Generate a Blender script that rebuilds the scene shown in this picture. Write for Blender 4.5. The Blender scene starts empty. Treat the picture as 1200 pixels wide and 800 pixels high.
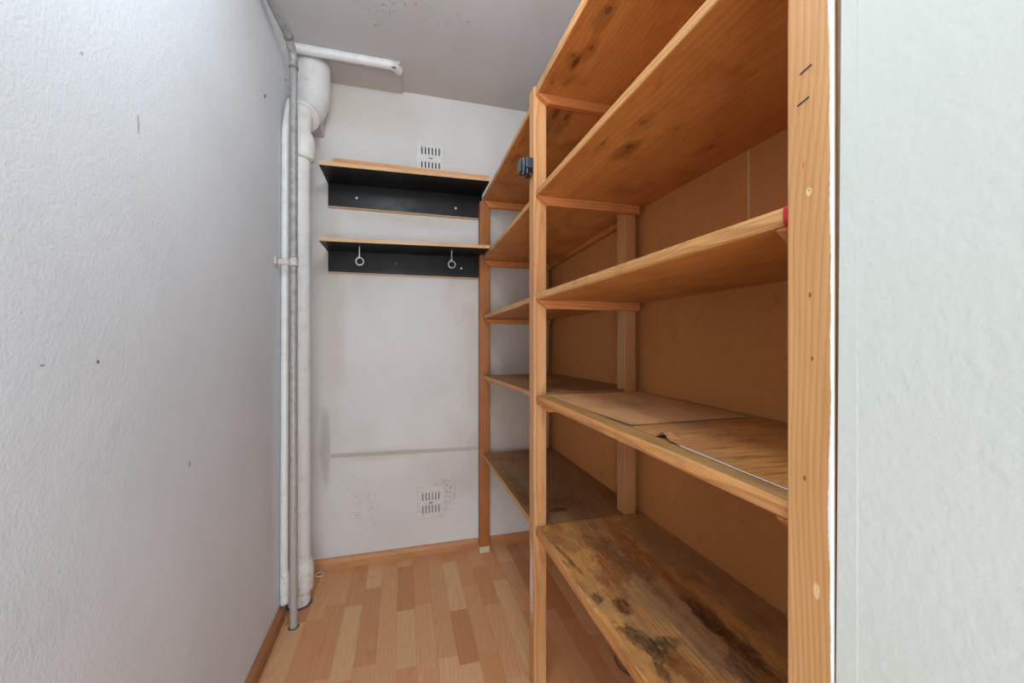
import bpy, bmesh, math, random
from mathutils import Vector, Matrix
random.seed(7)
S = bpy.context.scene
C = S.collection
H0 = 1.17                       # camera height above the floor; heights measured from the lens are written Z(v)
def Z(v): return v + H0
YAW = math.radians(15.55)

# ------------------------------------------------------------------ camera, world, lights, exposure
cam_d = bpy.data.cameras.new('camera'); cam = bpy.data.objects.new('camera', cam_d); C.objects.link(cam)
cam_d.sensor_width = 36; cam_d.lens = 13.8; cam_d.shift_y = -2/1200; cam_d.clip_start = .02
cam.location = (0, 0, H0); cam.rotation_euler = (math.pi/2, 0, -YAW)
S.camera = cam
W = bpy.data.worlds.new('world'); S.world = W; W.use_nodes = True
W.node_tree.nodes['Background'].inputs[0].default_value = (.86, .93, 1, 1)
W.node_tree.nodes['Background'].inputs[1].default_value = .4
def area(name, loc, rot, sx, sy, power, col):
    l = bpy.data.lights.new(name, 'AREA'); l.shape = 'RECTANGLE'; l.size = sx; l.size_y = sy; l.energy = power; l.color = col
    o = bpy.data.objects.new(name, l); C.objects.link(o); o.location = loc; o.rotation_euler = rot; return o
area('daylight_from_hall', (-.1, -2.3, 1.35), (math.radians(90), 0, 0), 3.0, 2.5, 62, (.88, .95, 1))
area('low_fill_light', (-.1, -1.5, .55), (math.radians(100), 0, 0), 1.6, .9, 28, (.92, .96, 1))  # added fill light, low behind the camera, to brighten the shelf interior
lp = bpy.data.lights.new('closet_lamp', 'POINT'); lp.energy = 19.5; lp.shadow_soft_size = .14; lp.color = (.86, .95, 1)
lo = bpy.data.objects.new('closet_lamp', lp); C.objects.link(lo); lo.location = (-.02, .55, 2.28)
S.view_settings.view_transform = 'Standard'; S.view_settings.look = 'None'
S.view_settings.exposure = .16; S.view_settings.gamma = 1; S.view_settings.use_curve_mapping = False

# ------------------------------------------------------------------ node helpers
def srgb(*c):
    return tuple(((v/255)/12.92 if v/255 <= .04045 else ((v/255+.055)/1.055)**2.4) for v in c) + (1,)
class NT:
    def __init__(s, name):
        s.m = bpy.data.materials.new(name); s.m.use_nodes = True; s.t = s.m.node_tree
        s.b = s.t.nodes['Principled BSDF']; s.n = s.t.nodes; s.l = s.t.links
    def put(s, sock, v):
        if isinstance(v, bpy.types.NodeSocket): s.l.new(v, sock)
        else:
            try: sock.default_value = v
            except Exception: sock.default_value = v[:3]
    def node(s, ty, ins=None, **kw):
        n = s.n.new(ty)
        for k, v in kw.items(): setattr(n, k, v)
        for k, v in (ins or {}).items(): s.put(n.inputs[k], v)
        return n
    def math(s, op, a, b=0., c=None, clamp=False):
        n = s.node('ShaderNodeMath', {0: a, 1: b}, operation=op, use_clamp=clamp)
        if c is not None: s.put(n.inputs[2], c)
        return n.outputs[0]
    def vec(s, op, a, b=(0, 0, 0)):
        n = s.node('ShaderNodeVectorMath', {0: a, 1: b}, operation=op); return n.outputs[1 if op in ('LENGTH', 'DISTANCE', 'DOT_PRODUCT') else 0]
    def noise(s, v, scale=1., detail=3., rough=.5, dist=0.):
        return s.node('ShaderNodeTexNoise', {'Vector': v, 'Scale': scale, 'Detail': detail, 'Roughness': rough, 'Distortion': dist}).outputs['Fac']
    def rng(s, v, a, b, c=0., d=1., smooth=True):
        return s.node('ShaderNodeMapRange', {0: v, 1: a, 2: b, 3: c, 4: d}, interpolation_type='SMOOTHSTEP' if smooth else 'LINEAR').outputs[0]
    def mix(s, f, a, b, mode='MIX'):
        n = s.node('ShaderNodeMix', data_type='RGBA', blend_type=mode)
        s.put(n.inputs[0], f); s.put(n.inputs[6], a); s.put(n.inputs[7], b); return n.outputs[2]
    def ramp(s, v, stops):
        n = s.node('ShaderNodeValToRGB', {0: v}); r = n.color_ramp
        while len(r.elements) < len(stops): r.elements.new(.5)
        for e, (p, c) in zip(r.elements, stops): e.position = p; e.color = c
        return n.outputs[0]
    def bump(s, h, strength, dist=.01, prev=None):
        n = s.node('ShaderNodeBump', {'Height': h, 'Strength': strength, 'Distance': dist})
        if prev is not None: s.put(n.inputs['Normal'], prev)
        return n.outputs[0]
    def objco(s): return s.node('ShaderNodeTexCoord').outputs['Object']
    def pos(s): return s.node('ShaderNodeNewGeometry').outputs['Position']
    def rand(s): return s.node('ShaderNodeObjectInfo').outputs['Random']
    def xyz(s, v):
        n = s.node('ShaderNodeSeparateXYZ', {0: v}); return n.outputs
    def blob(s, p, c, r, rot=0., warp=None, amp=.5, soft=0.):
        # soft-edged, noise-warped ellipse of dirt or paint: 1 inside, 0 outside
        q = s.vec('SUBTRACT', p, c)
        if rot: q = s.node('ShaderNodeVectorRotate', {'Vector': q, 'Angle': rot}, rotation_type='Z_AXIS').outputs[0]
        q = s.vec('DIVIDE', q, r); d = s.vec('LENGTH', q)
        if warp is not None: d = s.math('ADD', d, s.math('MULTIPLY', s.math('SUBTRACT', warp, .5), amp*2))
        return s.rng(d, 1.15+soft, .75-soft)
    def done(s, col, rough=.5, normal=None, metal=0., spec=.5):
        s.put(s.b.inputs['Base Color'], col); s.put(s.b.inputs['Roughness'], rough); s.put(s.b.inputs['Metallic'], metal)
        s.put(s.b.inputs['Specular IOR Level'], spec)
        if normal is not None: s.put(s.b.inputs['Normal'], normal)
        return s.m

def plain(name, col, rough=.5, metal=0., noise=.06, scale=40, spec=.5):
    t = NT(name); o = t.objco(); n = t.noise(o, scale, 4, .6)
    c = t.mix(t.rng(n, .3, .75), col, tuple(v*(1-noise*4) for v in col[:3])+(1,))
    return t.done(c, rough, t.bump(n, .1, .002), metal, spec)

def wood(name, light, mid, dark, axis=1, ring=.0075, knots=.55, rough=.5, wear=None, wearcol=None, extra=None, fibre=.22, blotch=.35, lw=.45, warpk=.07):
    t = NT(name); o = t.objco(); r = t.rand()
    off = t.vec('MULTIPLY', t.node('ShaderNodeCombineXYZ', {0: r, 1: t.math('FRACT', t.math('MULTIPLY', r, 7.31)), 2: t.math('FRACT', t.math('MULTIPLY', r, 13.7))}).outputs[0], (3, 3, 3))
    p = t.vec('ADD', o, off); x = t.xyz(p); xo = t.xyz(o)
    al = x[axis]; ac = [x[i] for i in range(3) if i != axis]; aco = [xo[i] for i in range(3) if i != axis]
    def st(sa, sc):      # coordinates stretched along the grain
        v = [t.math('MULTIPLY', q, sc) for q in ac]
        return t.node('ShaderNodeCombineXYZ', {0: v[0], 1: v[1], 2: t.math('MULTIPLY', al, sa)}).outputs[0]
    warp = t.noise(st(1.1, 3.5), 1., 2, .5)
    vor = t.node('ShaderNodeTexVoronoi', {'Vector': st(2.6, 8.), 'Scale': 1., 'Randomness': 1.})
    kd = vor.outputs['Distance']; pick = t.xyz(vor.outputs['Color'])[0]
    live = t.math('GREATER_THAN', pick, knots)
    kn = t.math('MULTIPLY', t.rng(kd, .4, .0), live)
    a0 = t.math('ADD', aco[0], t.math('MULTIPLY', t.math('SUBTRACT', r, .5), .3)); a1 = t.math('ADD', aco[1], .06)
    rad = t.math('SQRT', t.math('ADD', t.math('MULTIPLY', a0, a0), t.math('MULTIPLY', a1, a1)))
    rad = t.math('ADD', rad, t.math('MULTIPLY', warp, warpk)); rad = t.math('ADD', rad, t.math('MULTIPLY', kn, .022))
    saw = t.math('FRACT', t.math('DIVIDE', rad, ring))
    line = t.math('MULTIPLY', t.rng(saw, .25, .88), t.rng(saw, 1., .9))
    fib = t.noise(st(9, 420), 1., 3, .6)
    big = t.noise(st(1.5, 9), 1., 4, .6)
    c = t.mix(t.rng(big, .3, .7), light, mid)
    c = t.mix(t.math('MULTIPLY', line, lw), c, dark)
    c = t.mix(t.math('MULTIPLY', t.rng(fib, .42, .75), fibre), c, dark)
    c = t.mix(t.math('MULTIPLY', t.rng(t.noise(p, 5.5, 4, .65), .48, .75), blotch), c, tuple(v*.62 for v in dark[:3])+(1,))
    core = t.math('MULTIPLY', t.rng(kd, .13, .06), live)
    c = t.mix(t.math('MULTIPLY', core, .85), c, tuple(v*.22 for v in dark[:3])+(1,))
    h = t.math('ADD', t.math('MULTIPLY', line, .5), t.math('MULTIPLY', fib, .6))
    if extra: c, h = extra(t, c, h, st, fib)
    return t.done(c, rough, t.bump(h, .25, .0012), 0, .35)

# ------------------------------------------------------------------ materials
def wall_paint(name, col, warmcol, bumpy, extra=None, scale=130):
    t = NT(name); p = t.pos()
    big = t.noise(p, 2.2, 4, .6); c = t.mix(t.rng(big, .35, .75, 0, .7), col, warmcol)
    sm = t.noise(p, 9, 4, .65); c = t.mix(t.rng(sm, .6, .85, 0, .35), c, tuple(v*.72 for v in warmcol[:3])+(1,))
    sp = t.node('ShaderNodeTexVoronoi', {'Vector': p, 'Scale': 6.5}).outputs
    spk = t.math('MULTIPLY', t.rng(sp['Distance'], .02, .008), t.math('GREATER_THAN', t.xyz(sp['Color'])[0], .8))
    c = t.mix(t.math('MULTIPLY', spk, .7), c, srgb(80, 76, 72))
    if extra: c = extra(t, c, p)
    h = t.math('ADD', t.noise(p, scale*1.25, 3, .55), t.math('MULTIPLY', t.noise(p, 28, 3, .5), .8))
    return t.done(c, .72, t.bump(h, bumpy, .0020), 0, .3)

def back_dirt_bounce(t, c, p):
    w = t.noise(p, 45, 4, .7); wl = t.noise(p, 7, 3, .6); x = t.xyz(p)
    # rubbed horizontal stripe left by a former fitting
    sl = t.math('ADD', x[2], t.math('MULTIPLY', x[0], .0215))
    d = t.math('ABSOLUTE', t.math('SUBTRACT', sl, Z(-.6025)))
    d = t.math('ADD', d, t.math('MULTIPLY', t.math('SUBTRACT', w, .5), .006))
    m = t.math('MULTIPLY', t.rng(d, .0122, .0092), t.math('MULTIPLY', t.rng(x[0], -.362, -.352), t.rng(x[0], .415, .405)))
    c = t.mix(t.math('MULTIPLY', m, .8), c, srgb(172, 166, 160))
    # yellow brown age blotches; the tall far-bay one paints in warm bounce light
    for (a, b, rx, rz, k) in ((-.12, -.605, .16, .03, .35), (.1, .66, .35, .05, .3), (.3, -.7, .2, .14, .25), (.35, .30, .1, .2, .2), (.6, .0, .25, .7, .6), (.6, -.6, .25, .3, .4), (-.3, 1.22, .35, .12, .3), (-.35, .2, .06, .5, .35)):
        c = t.mix(t.math('MULTIPLY', t.blob(p, (a, 2.185, Z(b)), (rx, 1, rz), 0, wl, .5, .55), k), c, srgb(178, 160, 138))
    # mould dots arranged like roller texture
    xs = t.math('ABSOLUTE', t.math('SINE', t.math('MULTIPLY', x[0], 210))); zs = t.math('ABSOLUTE', t.math('SINE', t.math('MULTIPLY', x[2], 190)))
    dots = t.math('MULTIPLY', t.rng(xs, .82, 1.), t.rng(zs, .4, .95))
    dots = t.math('MULTIPLY', dots, t.rng(t.noise(p, 55, 3, .7), .48, .7))
    for (a, b, rx, rz, k) in ((-.23, -.74, .09, .05, .6), (-.19, -.87, .08, .09, 1.), (-.15, -.97, .05, .05, .8), (-.2, -.15, .14, .05, .22), (.1, .55, .1, .035, .4), (-.2, -.4, .12, .1, .15), (.0, 1.0, .2, .2, .1), (.3, .1, .1, .2, .15)):
        c = t.mix(t.math('MULTIPLY', t.math('MULTIPLY', dots, t.blob(p, (a, 2.185, Z(b)), (rx, 1, rz), 0, wl, .6)), k), c, srgb(60, 58, 58))
    mo = t.math('MULTIPLY', t.rng(t.noise(p, 110, 3, .7), .54, .64), t.blob(p, (.225, 2.185, Z(-.86)), (.075, 1, .11), 0, wl, .8))
    c = t.mix(t.math('MULTIPLY', mo, .8), c, srgb(84, 74, 66))
    g = t.blob(p, (-.38, 2.185, Z(-.56)), (.022, 1, .2), 0, wl, .5, .3)
    return t.mix(t.math('MULTIPLY', g, .5), c, srgb(150, 140, 132))
def ceil_dirt(t, c, p):
    wl = t.noise(p, 6, 4, .6); x = t.xyz(p)
    c = t.mix(t.math('MULTIPLY', t.rng(t.math('ADD', x[1], t.math('MULTIPLY', wl, .3)), 1.8, 2.45), .5), c, srgb(182, 166, 148))
    d = t.math('MULTIPLY', t.rng(t.noise(p, 85, 3, .7), .56, .66), t.rng(wl, .45, .6))
    for (a, b, rx, ry, k) in ((-.13, 1.68, .12, .12, .8), (.1, 1.64, .2, .06, .7), (.3, 1.62, .1, .06, .5), (.25, 1.85, .12, .08, .3)):
        c = t.mix(t.math('MULTIPLY', t.math('MULTIPLY', d, t.blob(p, (a, b, 2.5), (rx, ry, 1), 0, wl, .7)), k), c, srgb(82, 80, 84))
    return c
M = {}
def left_marks(t, c, p):
    wl = t.noise(p, 30, 3, .6)
    for (y, z, ry, rz, k) in ((.825, -.0374, .0035, .0035, .9), (.719, -.0365, .006, .002, .6), (.79, .458, .003, .003, .5), (.93, .42, .004, .02, .4), (1.12, -.30, .006, .008, .5)):
        c = t.mix(t.math('MULTIPLY', t.blob(p, (-.495, y, Z(z)), (1, ry, rz), 0, wl, .8), k), c, srgb(90, 88, 86))
    return c
M['wall_left'] = wall_paint('paint_left', srgb(222, 228, 234), srgb(212, 217, 223), .5, left_marks)
M['wall_back'] = wall_paint('paint_back', srgb(213, 210, 208), srgb(201, 197, 193), .3, back_dirt_bounce, 200)
M['ceiling'] = wall_paint('paint_ceiling', srgb(206, 208, 212), srgb(196, 196, 196), .35, ceil_dirt, 120)
M['jamb'] = wall_paint('paint_jamb', srgb(210, 213, 207), srgb(203, 207, 199), .35, None, 90)
M['jamb_strip'] = plain('paint_strip', srgb(222, 228, 230), .5, 0, .01)
M['jamb_raw'] = plain('raw_plaster', srgb(150, 128, 104), .9, 0, .05)
M['paint'] = plain('pipe_paint', srgb(226, 227, 226), .42, 0, .03, 25)
def pipe_dirty():
    t = NT('aged_pipe_paint'); p = t.pos(); w = t.noise(p, 18, 4, .7); x = t.xyz(p)
    c = t.mix(t.rng(w, .45, .8, 0, .5), srgb(224, 224, 222), srgb(190, 180, 168))
    low = t.math('MULTIPLY', t.rng(x[2], .35, .0), t.rng(t.noise(p, 40, 4, .7), .5, .62))
    c = t.mix(t.math('MULTIPLY', low, .55), c, srgb(140, 118, 98))
    vein = t.rng(t.math('ABSOLUTE', t.math('SUBTRACT', t.noise(p, 9, 2, .5), .5)), .006, .002)
    c = t.mix(t.math('MULTIPLY', vein, .12), c, srgb(110, 104, 98))
    return t.done(c, .4, t.bump(w, .3, .004))
M['soil'] = pipe_dirty()
def steel_pipe():
    t = NT('aged_grey_pipe'); p = t.pos(); x = t.xyz(p); w = t.noise(p, 30, 4, .7)
    c = t.mix(t.rng(w, .4, .7), srgb(158, 158, 158), srgb(132, 129, 126))
    c = t.mix(t.rng(t.math('ADD', x[2], t.math('MULTIPLY', w, .5)), 1.9, .4, 0, .65), c, srgb(186, 178, 170))
    sp = t.math('MULTIPLY', t.rng(t.noise(p, 110, 3, .7), .62, .68), t.rng(x[2], 1.6, .3))
    c = t.mix(t.math('MULTIPLY', sp, .7), c, srgb(88, 78, 70))
    return t.done(c, .42, t.bump(w, .25, .002), .15)
M['grey_pipe'] = steel_pipe()
M['collar'] = plain('collar', srgb(138, 134, 130), .4, .3, .1, 90)
M['clamp'] = plain('clamp', srgb(206, 200, 190), .5, .1, .08, 120)
M['steel'] = plain('zinc', srgb(196, 198, 200), .28, .9, .05, 200)
M['dark_steel'] = plain('staple_steel', srgb(70, 72, 84), .4, .8, .05, 200)
M['black_board'] = NT('black_board')
def blackb():
    t = M['black_board']; p = t.pos(); w = t.noise(p, 6, 4, .6)
    c = t.mix(t.rng(w, .35, .7), srgb(9, 8, 9), srgb(20, 15, 15))
    c = t.mix(t.rng(t.noise(p, 14, 3, .5), .55, .7, 0, .5), c, srgb(14, 14, 32))
    return t.done(c, t.rng(w, .3, .7, .32, .5), t.bump(t.noise(p, 160, 2, .5), .12, .002), 0, .3)
M['black_board'] = blackb()
M['black_plastic'] = plain('black_plastic', srgb(24, 26, 34), .25, 0, .05, 60)
M['grey_plastic'] = plain('slate_plastic', srgb(58, 66, 80), .3, 0, .04, 60)
M['red'] = plain('red_tape', srgb(205, 30, 28), .4, 0, .06, 60)
M['dark_hole'] = plain('vent_dark', srgb(34, 34, 38), .9)
M['vent_lite'] = plain('vent_paint', srgb(214, 214, 212), .5, 0, .03, 80)
M['vent_old'] = plain('vent_old_paint', srgb(214, 209, 205), .6, 0, .05, 60)
M['vent_old_slot'] = plain('vent_painted_slot', srgb(112, 108, 106), .8, 0, .05, 90)
M['foot'] = plain('foot_cap', srgb(214, 204, 178), .35, .1, .08, 120)
M['white_plastic'] = plain('white_plastic', srgb(236, 230, 224), .4)
M['seal'] = plain('grey_seal', srgb(104, 92, 84), .8, 0, .1, 60)

pine_l, pine_m, pine_d = srgb(198, 146, 94), srgb(184, 127, 76), srgb(146, 90, 46)
M['post'] = wood('pine_post', srgb(204, 152, 102), srgb(188, 132, 82), srgb(156, 100, 54), 2, .0085, .8)
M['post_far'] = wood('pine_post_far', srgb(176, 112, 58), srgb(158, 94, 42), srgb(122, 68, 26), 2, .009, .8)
M['rail'] = wood('pine_rail', srgb(212, 140, 82), srgb(198, 122, 66), srgb(158, 88, 42), 0, .007, .7)
KN = [(.5392, .8546, .4755, .008, .012, 1), (.468, .857, .4755, .003, .01, .7), (.5065, .75, .4755, .006, .012, .5), (.73, .80, .4755, .006, .01, .6), (.4884, .8685, .812, .008, .012, .9), (.5055, .993, .812, .006, .01, .8), (.4698, 1.0336, .812, .006, .008, .8), (.4541, 1.16, .812, .005, .01, .5), (.65, 1.0, .1325, .005, .02, .6), (.55, .75, .1325, .004, .02, .6), (.515, 1.285, .785, .009, .03, 1), (.56, 1.29, .785, .007, .02, .9), (.455, 1.47, .775, .004, .01, .7), (.47, 1.6, .775, .005, .01, .7)]
def shelf_knots(t, c, h, st, fib):
    """knots with a dark heart and a brown halo at the places where the boards show them"""
    p = t.pos(); wl = t.noise(t.vec('MULTIPLY', p, (2, .6, 1)), 14, 4, .7)
    for (x, y, z, rx, ry, k) in KN:
        c = t.mix(t.math('MULTIPLY', t.blob(p, (x, y+ry*1.5, Z(z)), (rx*3, ry*4.5, .03), 0, wl, .9, .2), .45*k), c, srgb(96, 50, 16))
        c = t.mix(t.math('MULTIPLY', t.blob(p, (x, y, Z(z)), (rx, ry, .03), 0, wl, .3), .8*k), c, srgb(70, 40, 18))
        c = t.mix(t.math('MULTIPLY', t.blob(p, (x, y, Z(z)), (rx*.6, ry*.6, .03), 0, wl, .2), .6*k), c, srgb(150, 100, 56))
    d = t.math('MULTIPLY', t.rng(wl, .58, .72), .4); return t.mix(d, c, srgb(104, 54, 20)), h
M['shelf'] = wood('shelf_underside', srgb(214, 146, 80), srgb(198, 128, 64), srgb(158, 92, 40), 1, .016, .62, fibre=.35, blotch=.5, lw=.2, warpk=.16, extra=shelf_knots)
M['edge'] = wood('shelf_edge', srgb(214, 162, 104), srgb(196, 140, 84), srgb(146, 94, 50), 1, .0045, .85, fibre=.5, blotch=.5)
M['edge_worn'] = wood('shelf_edge_worn', srgb(214, 156, 96), srgb(196, 130, 70), srgb(140, 82, 40), 1, .006, .8, fibre=.5, blotch=.5)
def near_post_extra(t, c, h, st, fib):
    p = t.pos(); x = t.xyz(p)
    w = t.noise(t.vec('MULTIPLY', p, (3, 3, 3)), 1., 3, .55); w2 = t.noise(p, 140, 3, .6)
    edge = t.math('ADD', .3005, t.math('ADD', t.math('MULTIPLY', t.math('SUBTRACT', w, .5), .028), t.math('MULTIPLY', t.math('SUBTRACT', w2, .5), .0022)))
    m = t.math('MULTIPLY', t.rng(t.math('SUBTRACT', x[1], edge), .0007, -.0005), t.math('LESS_THAN', x[0], .4222))
    c = t.mix(m, c, srgb(236, 238, 240))
    wl = t.noise(p, 120, 3, .7)
    c = t.mix(t.math('MULTIPLY', t.blob(p, (.42, .3125, Z(-.265)), (1, .0035, .0085), 0, wl, .5), .75), c, srgb(236, 200, 158))
    c = t.mix(t.math('MULTIPLY', t.blob(p, (.42, .3204, Z(.159)), (1, .0032, .0045), 0, wl, .3), .7), c, srgb(236, 206, 160))
    c = t.mix(t.blob(p, (.42, .3204, Z(.1603)), (1, .0008, .0009), 0, wl, .3), c, srgb(60, 40, 24))
    c = t.mix(t.math('MULTIPLY', t.blob(p, (.42, .3265, Z(.19)), (1, .0012, .003), 0, wl, 1.6), .6), c, srgb(200, 60, 36))
    c = t.mix(t.math('MULTIPLY', t.blob(p, (.42, .3455, Z(.375)), (1, .0022, .018), 0, wl, .6), .9), c, srgb(206, 50, 36))
    for (y, z) in ((.3195, .048), (.317, -.02), (.325, -.15)):
        c = t.mix(t.math('MULTIPLY', t.blob(p, (.42, y, Z(z)), (1, .0016, .003), 0, wl, .6), .8), c, srgb(104, 62, 34))
    return c, t.math('ADD', h, t.math('MULTIPLY', m, .6))
M['near_post'] = wood('pine_near_post', srgb(216, 166, 112), srgb(200, 146, 92), srgb(166, 110, 62), 2, .0065, .97, extra=near_post_extra, fibre=.3, blotch=.12, lw=.3, warpk=.10)
def mid_post_extra(t, c, h, st, fib):
    p = t.pos(); wl = t.noise(p, 60, 3, .7)
    m = t.blob(p, (.42, 1.262, Z(-.82)), (.004, .016, .14), 0, wl, .9)
    return t.mix(t.math('MULTIPLY', m, .7), c, srgb(222, 214, 204)), h
M['mid_post'] = wood('pine_mid_post', srgb(204, 152, 102), srgb(188, 130, 82), srgb(154, 98, 54), 2, .0085, .75, extra=mid_post_extra)

def stained(name, base, blobs, k_noise=1., grey=.5):
    def ex(t, c, h, st, fib):
        p = t.pos(); wl = t.noise(t.vec('MULTIPLY', p, (1.7, .8, 1)), 24, 6, .8); wf = t.noise(t.vec('MULTIPLY', p, (2.4, .6, 1)), 60, 5, .8)
        n1 = t.noise(t.vec('MULTIPLY', p, (1.6, .75, 1)), 9., 6, .75)
        lay = t.rng(t.math('ADD', t.math('MULTIPLY', wl, .5), t.math('MULTIPLY', wf, .5)), .40, .56, .35, 1)   # breaks every stain up along the grain
        c = t.mix(t.rng(t.noise(t.vec('MULTIPLY', p, (1.5, .6, 1)), 4.5, 5, .7), .46, .66, 0, grey), c, srgb(138, 112, 86))
        c = t.mix(t.math('MULTIPLY', t.rng(n1, .50, .64), .62*k_noise), c, srgb(128, 72, 28))
        c = t.mix(t.math('MULTIPLY', t.rng(wf, .58, .68), .55*k_noise), c, srgb(84, 52, 28))
        for (x, y, rx, ry, rot, k, col) in blobs:
            b = t.math('MULTIPLY', t.math('MULTIPLY', t.blob(p, (x, y, Z(-.6)), (rx, ry, 9), rot, wl, 1.9), k), lay)
            c = t.mix(b, c, col)
        c = t.mix(t.math('MULTIPLY', t.rng(wf, .66, .72), .6*k_noise), c, srgb(44, 32, 24))
        ln = t.rng(t.math('ABSOLUTE', t.math('SUBTRACT', t.noise(t.vec('MULTIPLY', p, (1.8, .7, 1)), 7, 2, .6), .5)), .008, .002)
        c = t.mix(t.math('MULTIPLY', t.math('MULTIPLY', ln, t.rng(wl, .5, .6)), .5*k_noise), c, srgb(60, 36, 20))
        return c, t.math('ADD', h, t.math('MULTIPLY', wf, .8))
    l, m, d = base
    return wood(name, l, m, d, 1, .0055, .7, rough=.5, extra=ex, fibre=.7, blotch=.25)
rb, dk, bl, og, gy = srgb(134, 70, 22), srgb(78, 48, 26), srgb(44, 36, 28), srgb(176, 104, 34), srgb(144, 126, 108)
M['top_low_near'] = stained('stained_top_lowest_near', (srgb(232, 174, 104), srgb(214, 152, 84), srgb(148, 94, 46)), [
    (.60, .82, .055, .4, 0, .6, gy), (.56, .97, .05, .09, .3, .75, rb), (.57, 1.09, .05, .05, 0, .65, rb), (.64, 1.0, .025, .22, .2, .7, rb), (.665, .83, .02, .3, .05, .75, rb),
    (.497, .815, .022, .03, .2, .95, srgb(84, 36, 14)), (.487, .865, .02, .018, 0, .7, og), (.452, .85, .011, .026, 0, .85, srgb(50, 48, 38)),
    (.48, .70, .022, .07, -.35, .9, bl), (.52, .69, .035, .018, .2, .8, bl), (.468, .635, .012, .03, 0, .85, dk), (.51, .63, .03, .04, 0, .75, rb), (.452, 1.03, .008, .09, -.1, .75, dk),
    (.66, .70, .02, .12, 0, .85, dk), (.645, .72, .012, .05, 0, .9, bl), (.64, .55, .05, .12, 0, .6, dk), (.46, 1.15, .04, .06, 0, .4, rb), (.76, .9, .06, .6, 0, .6, srgb(136, 104, 72))], .85, .6)
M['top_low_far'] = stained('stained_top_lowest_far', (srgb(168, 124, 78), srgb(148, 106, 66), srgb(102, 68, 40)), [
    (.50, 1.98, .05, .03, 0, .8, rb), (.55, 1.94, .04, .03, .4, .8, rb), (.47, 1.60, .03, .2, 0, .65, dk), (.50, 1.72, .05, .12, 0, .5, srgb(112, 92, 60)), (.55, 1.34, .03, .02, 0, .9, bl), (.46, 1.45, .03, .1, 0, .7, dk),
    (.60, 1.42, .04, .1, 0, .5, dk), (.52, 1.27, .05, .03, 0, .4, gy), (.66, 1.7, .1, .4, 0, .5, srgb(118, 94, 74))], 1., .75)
M['top_mid_near'] = stained('worn_top_counter', (srgb(206, 158, 96), srgb(184, 136, 78), srgb(136, 92, 48)), [(.436, .45, .012, .25, 0, .3, gy), (.442, 1.1, .01, .1, 0, .5, srgb(196, 132, 36))], .4, .35)
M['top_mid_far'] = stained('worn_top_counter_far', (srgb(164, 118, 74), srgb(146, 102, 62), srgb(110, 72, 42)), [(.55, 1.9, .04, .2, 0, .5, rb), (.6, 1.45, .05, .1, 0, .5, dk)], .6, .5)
M['mat'] = stained('scratched_mat', (srgb(236, 188, 136), srgb(220, 168, 116), srgb(164, 112, 68)), [(.6, 1.0, .05, .12, 1.3, .3, gy)], .25, .25)
def scratched():
    def ex(t, c, h, st, fib):
        p = t.pos(); w = t.noise(t.vec('MULTIPLY', p, (1.2, 9, 1)), 9, 4, .7); w2 = t.noise(t.vec('MULTIPLY', p, (4, 1.5, 1)), 12, 3, .6, 1.5)
        c = t.mix(t.rng(w, .5, .66, 0, .65), c, srgb(110, 64, 28))
        s = t.rng(t.math('ABSOLUTE', t.math('SUBTRACT', w2, .5)), .006, .002)
        c = t.mix(t.math('MULTIPLY', s, .5), c, srgb(226, 176, 112))
        c = t.mix(t.rng(t.noise(p, 5, 3, .6), .52, .66, 0, .5), c, srgb(150, 122, 98))
        return c, h
    return wood('scratched_veneer', srgb(222, 160, 96), srgb(204, 138, 74), srgb(150, 92, 44), 0, .006, .95, rough=.5, extra=ex, fibre=.5)
M['mat_near'] = scratched()
M['mat_edge'] = plain('mat_edge', srgb(158, 142, 134), .5, 0, .08, 120)
M['baseboard'] = wood('baseboard_foil', srgb(196, 142, 96), srgb(186, 130, 86), srgb(164, 108, 68), 0, .02, .99, rough=.4, fibre=.2, blotch=.1)
M['baseboard_y'] = wood('baseboard_foil_left', srgb(176, 124, 80), srgb(166, 112, 70), srgb(142, 90, 54), 1, .02, .99, rough=.4, fibre=.2, blotch=.2)
M['ply_edge'] = wood('ply_edge', srgb(222, 184, 140), srgb(208, 166, 120), srgb(160, 116, 76), 0, .004, .9, fibre=.4)
M['plank'] = wood('loose_plank', srgb(212, 160, 106), srgb(196, 140, 88), srgb(150, 96, 54), 0, .006, .55)
def board_mat():
    t = NT('fibreboard'); p = t.pos(); n = t.noise(p, 330, 3, .8); b = t.noise(p, 3.2, 4, .6); x = t.xyz(p)
    c = t.mix(t.rng(n, .35, .68), srgb(208, 142, 82), srgb(176, 114, 62))
    c = t.mix(t.rng(b, .5, .75, 0, .45), c, srgb(160, 98, 52))
    c = t.mix(t.math('MULTIPLY', t.rng(t.noise(p, 20, 4, .7), .60, .76), .4), c, srgb(84, 50, 26))
    sp = t.rng(t.noise(p, 320, 2, .5), .73, .78)
    c = t.mix(t.math('MULTIPLY', sp, .4), c, srgb(196, 160, 116))
    return t.done(c, .7, t.bump(n, .2, .0006), 0, .25)
M['board'] = board_mat()
M['board_joint'] = plain('board_joint', srgb(226, 176, 122), .8, 0, .06, 60)
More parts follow.
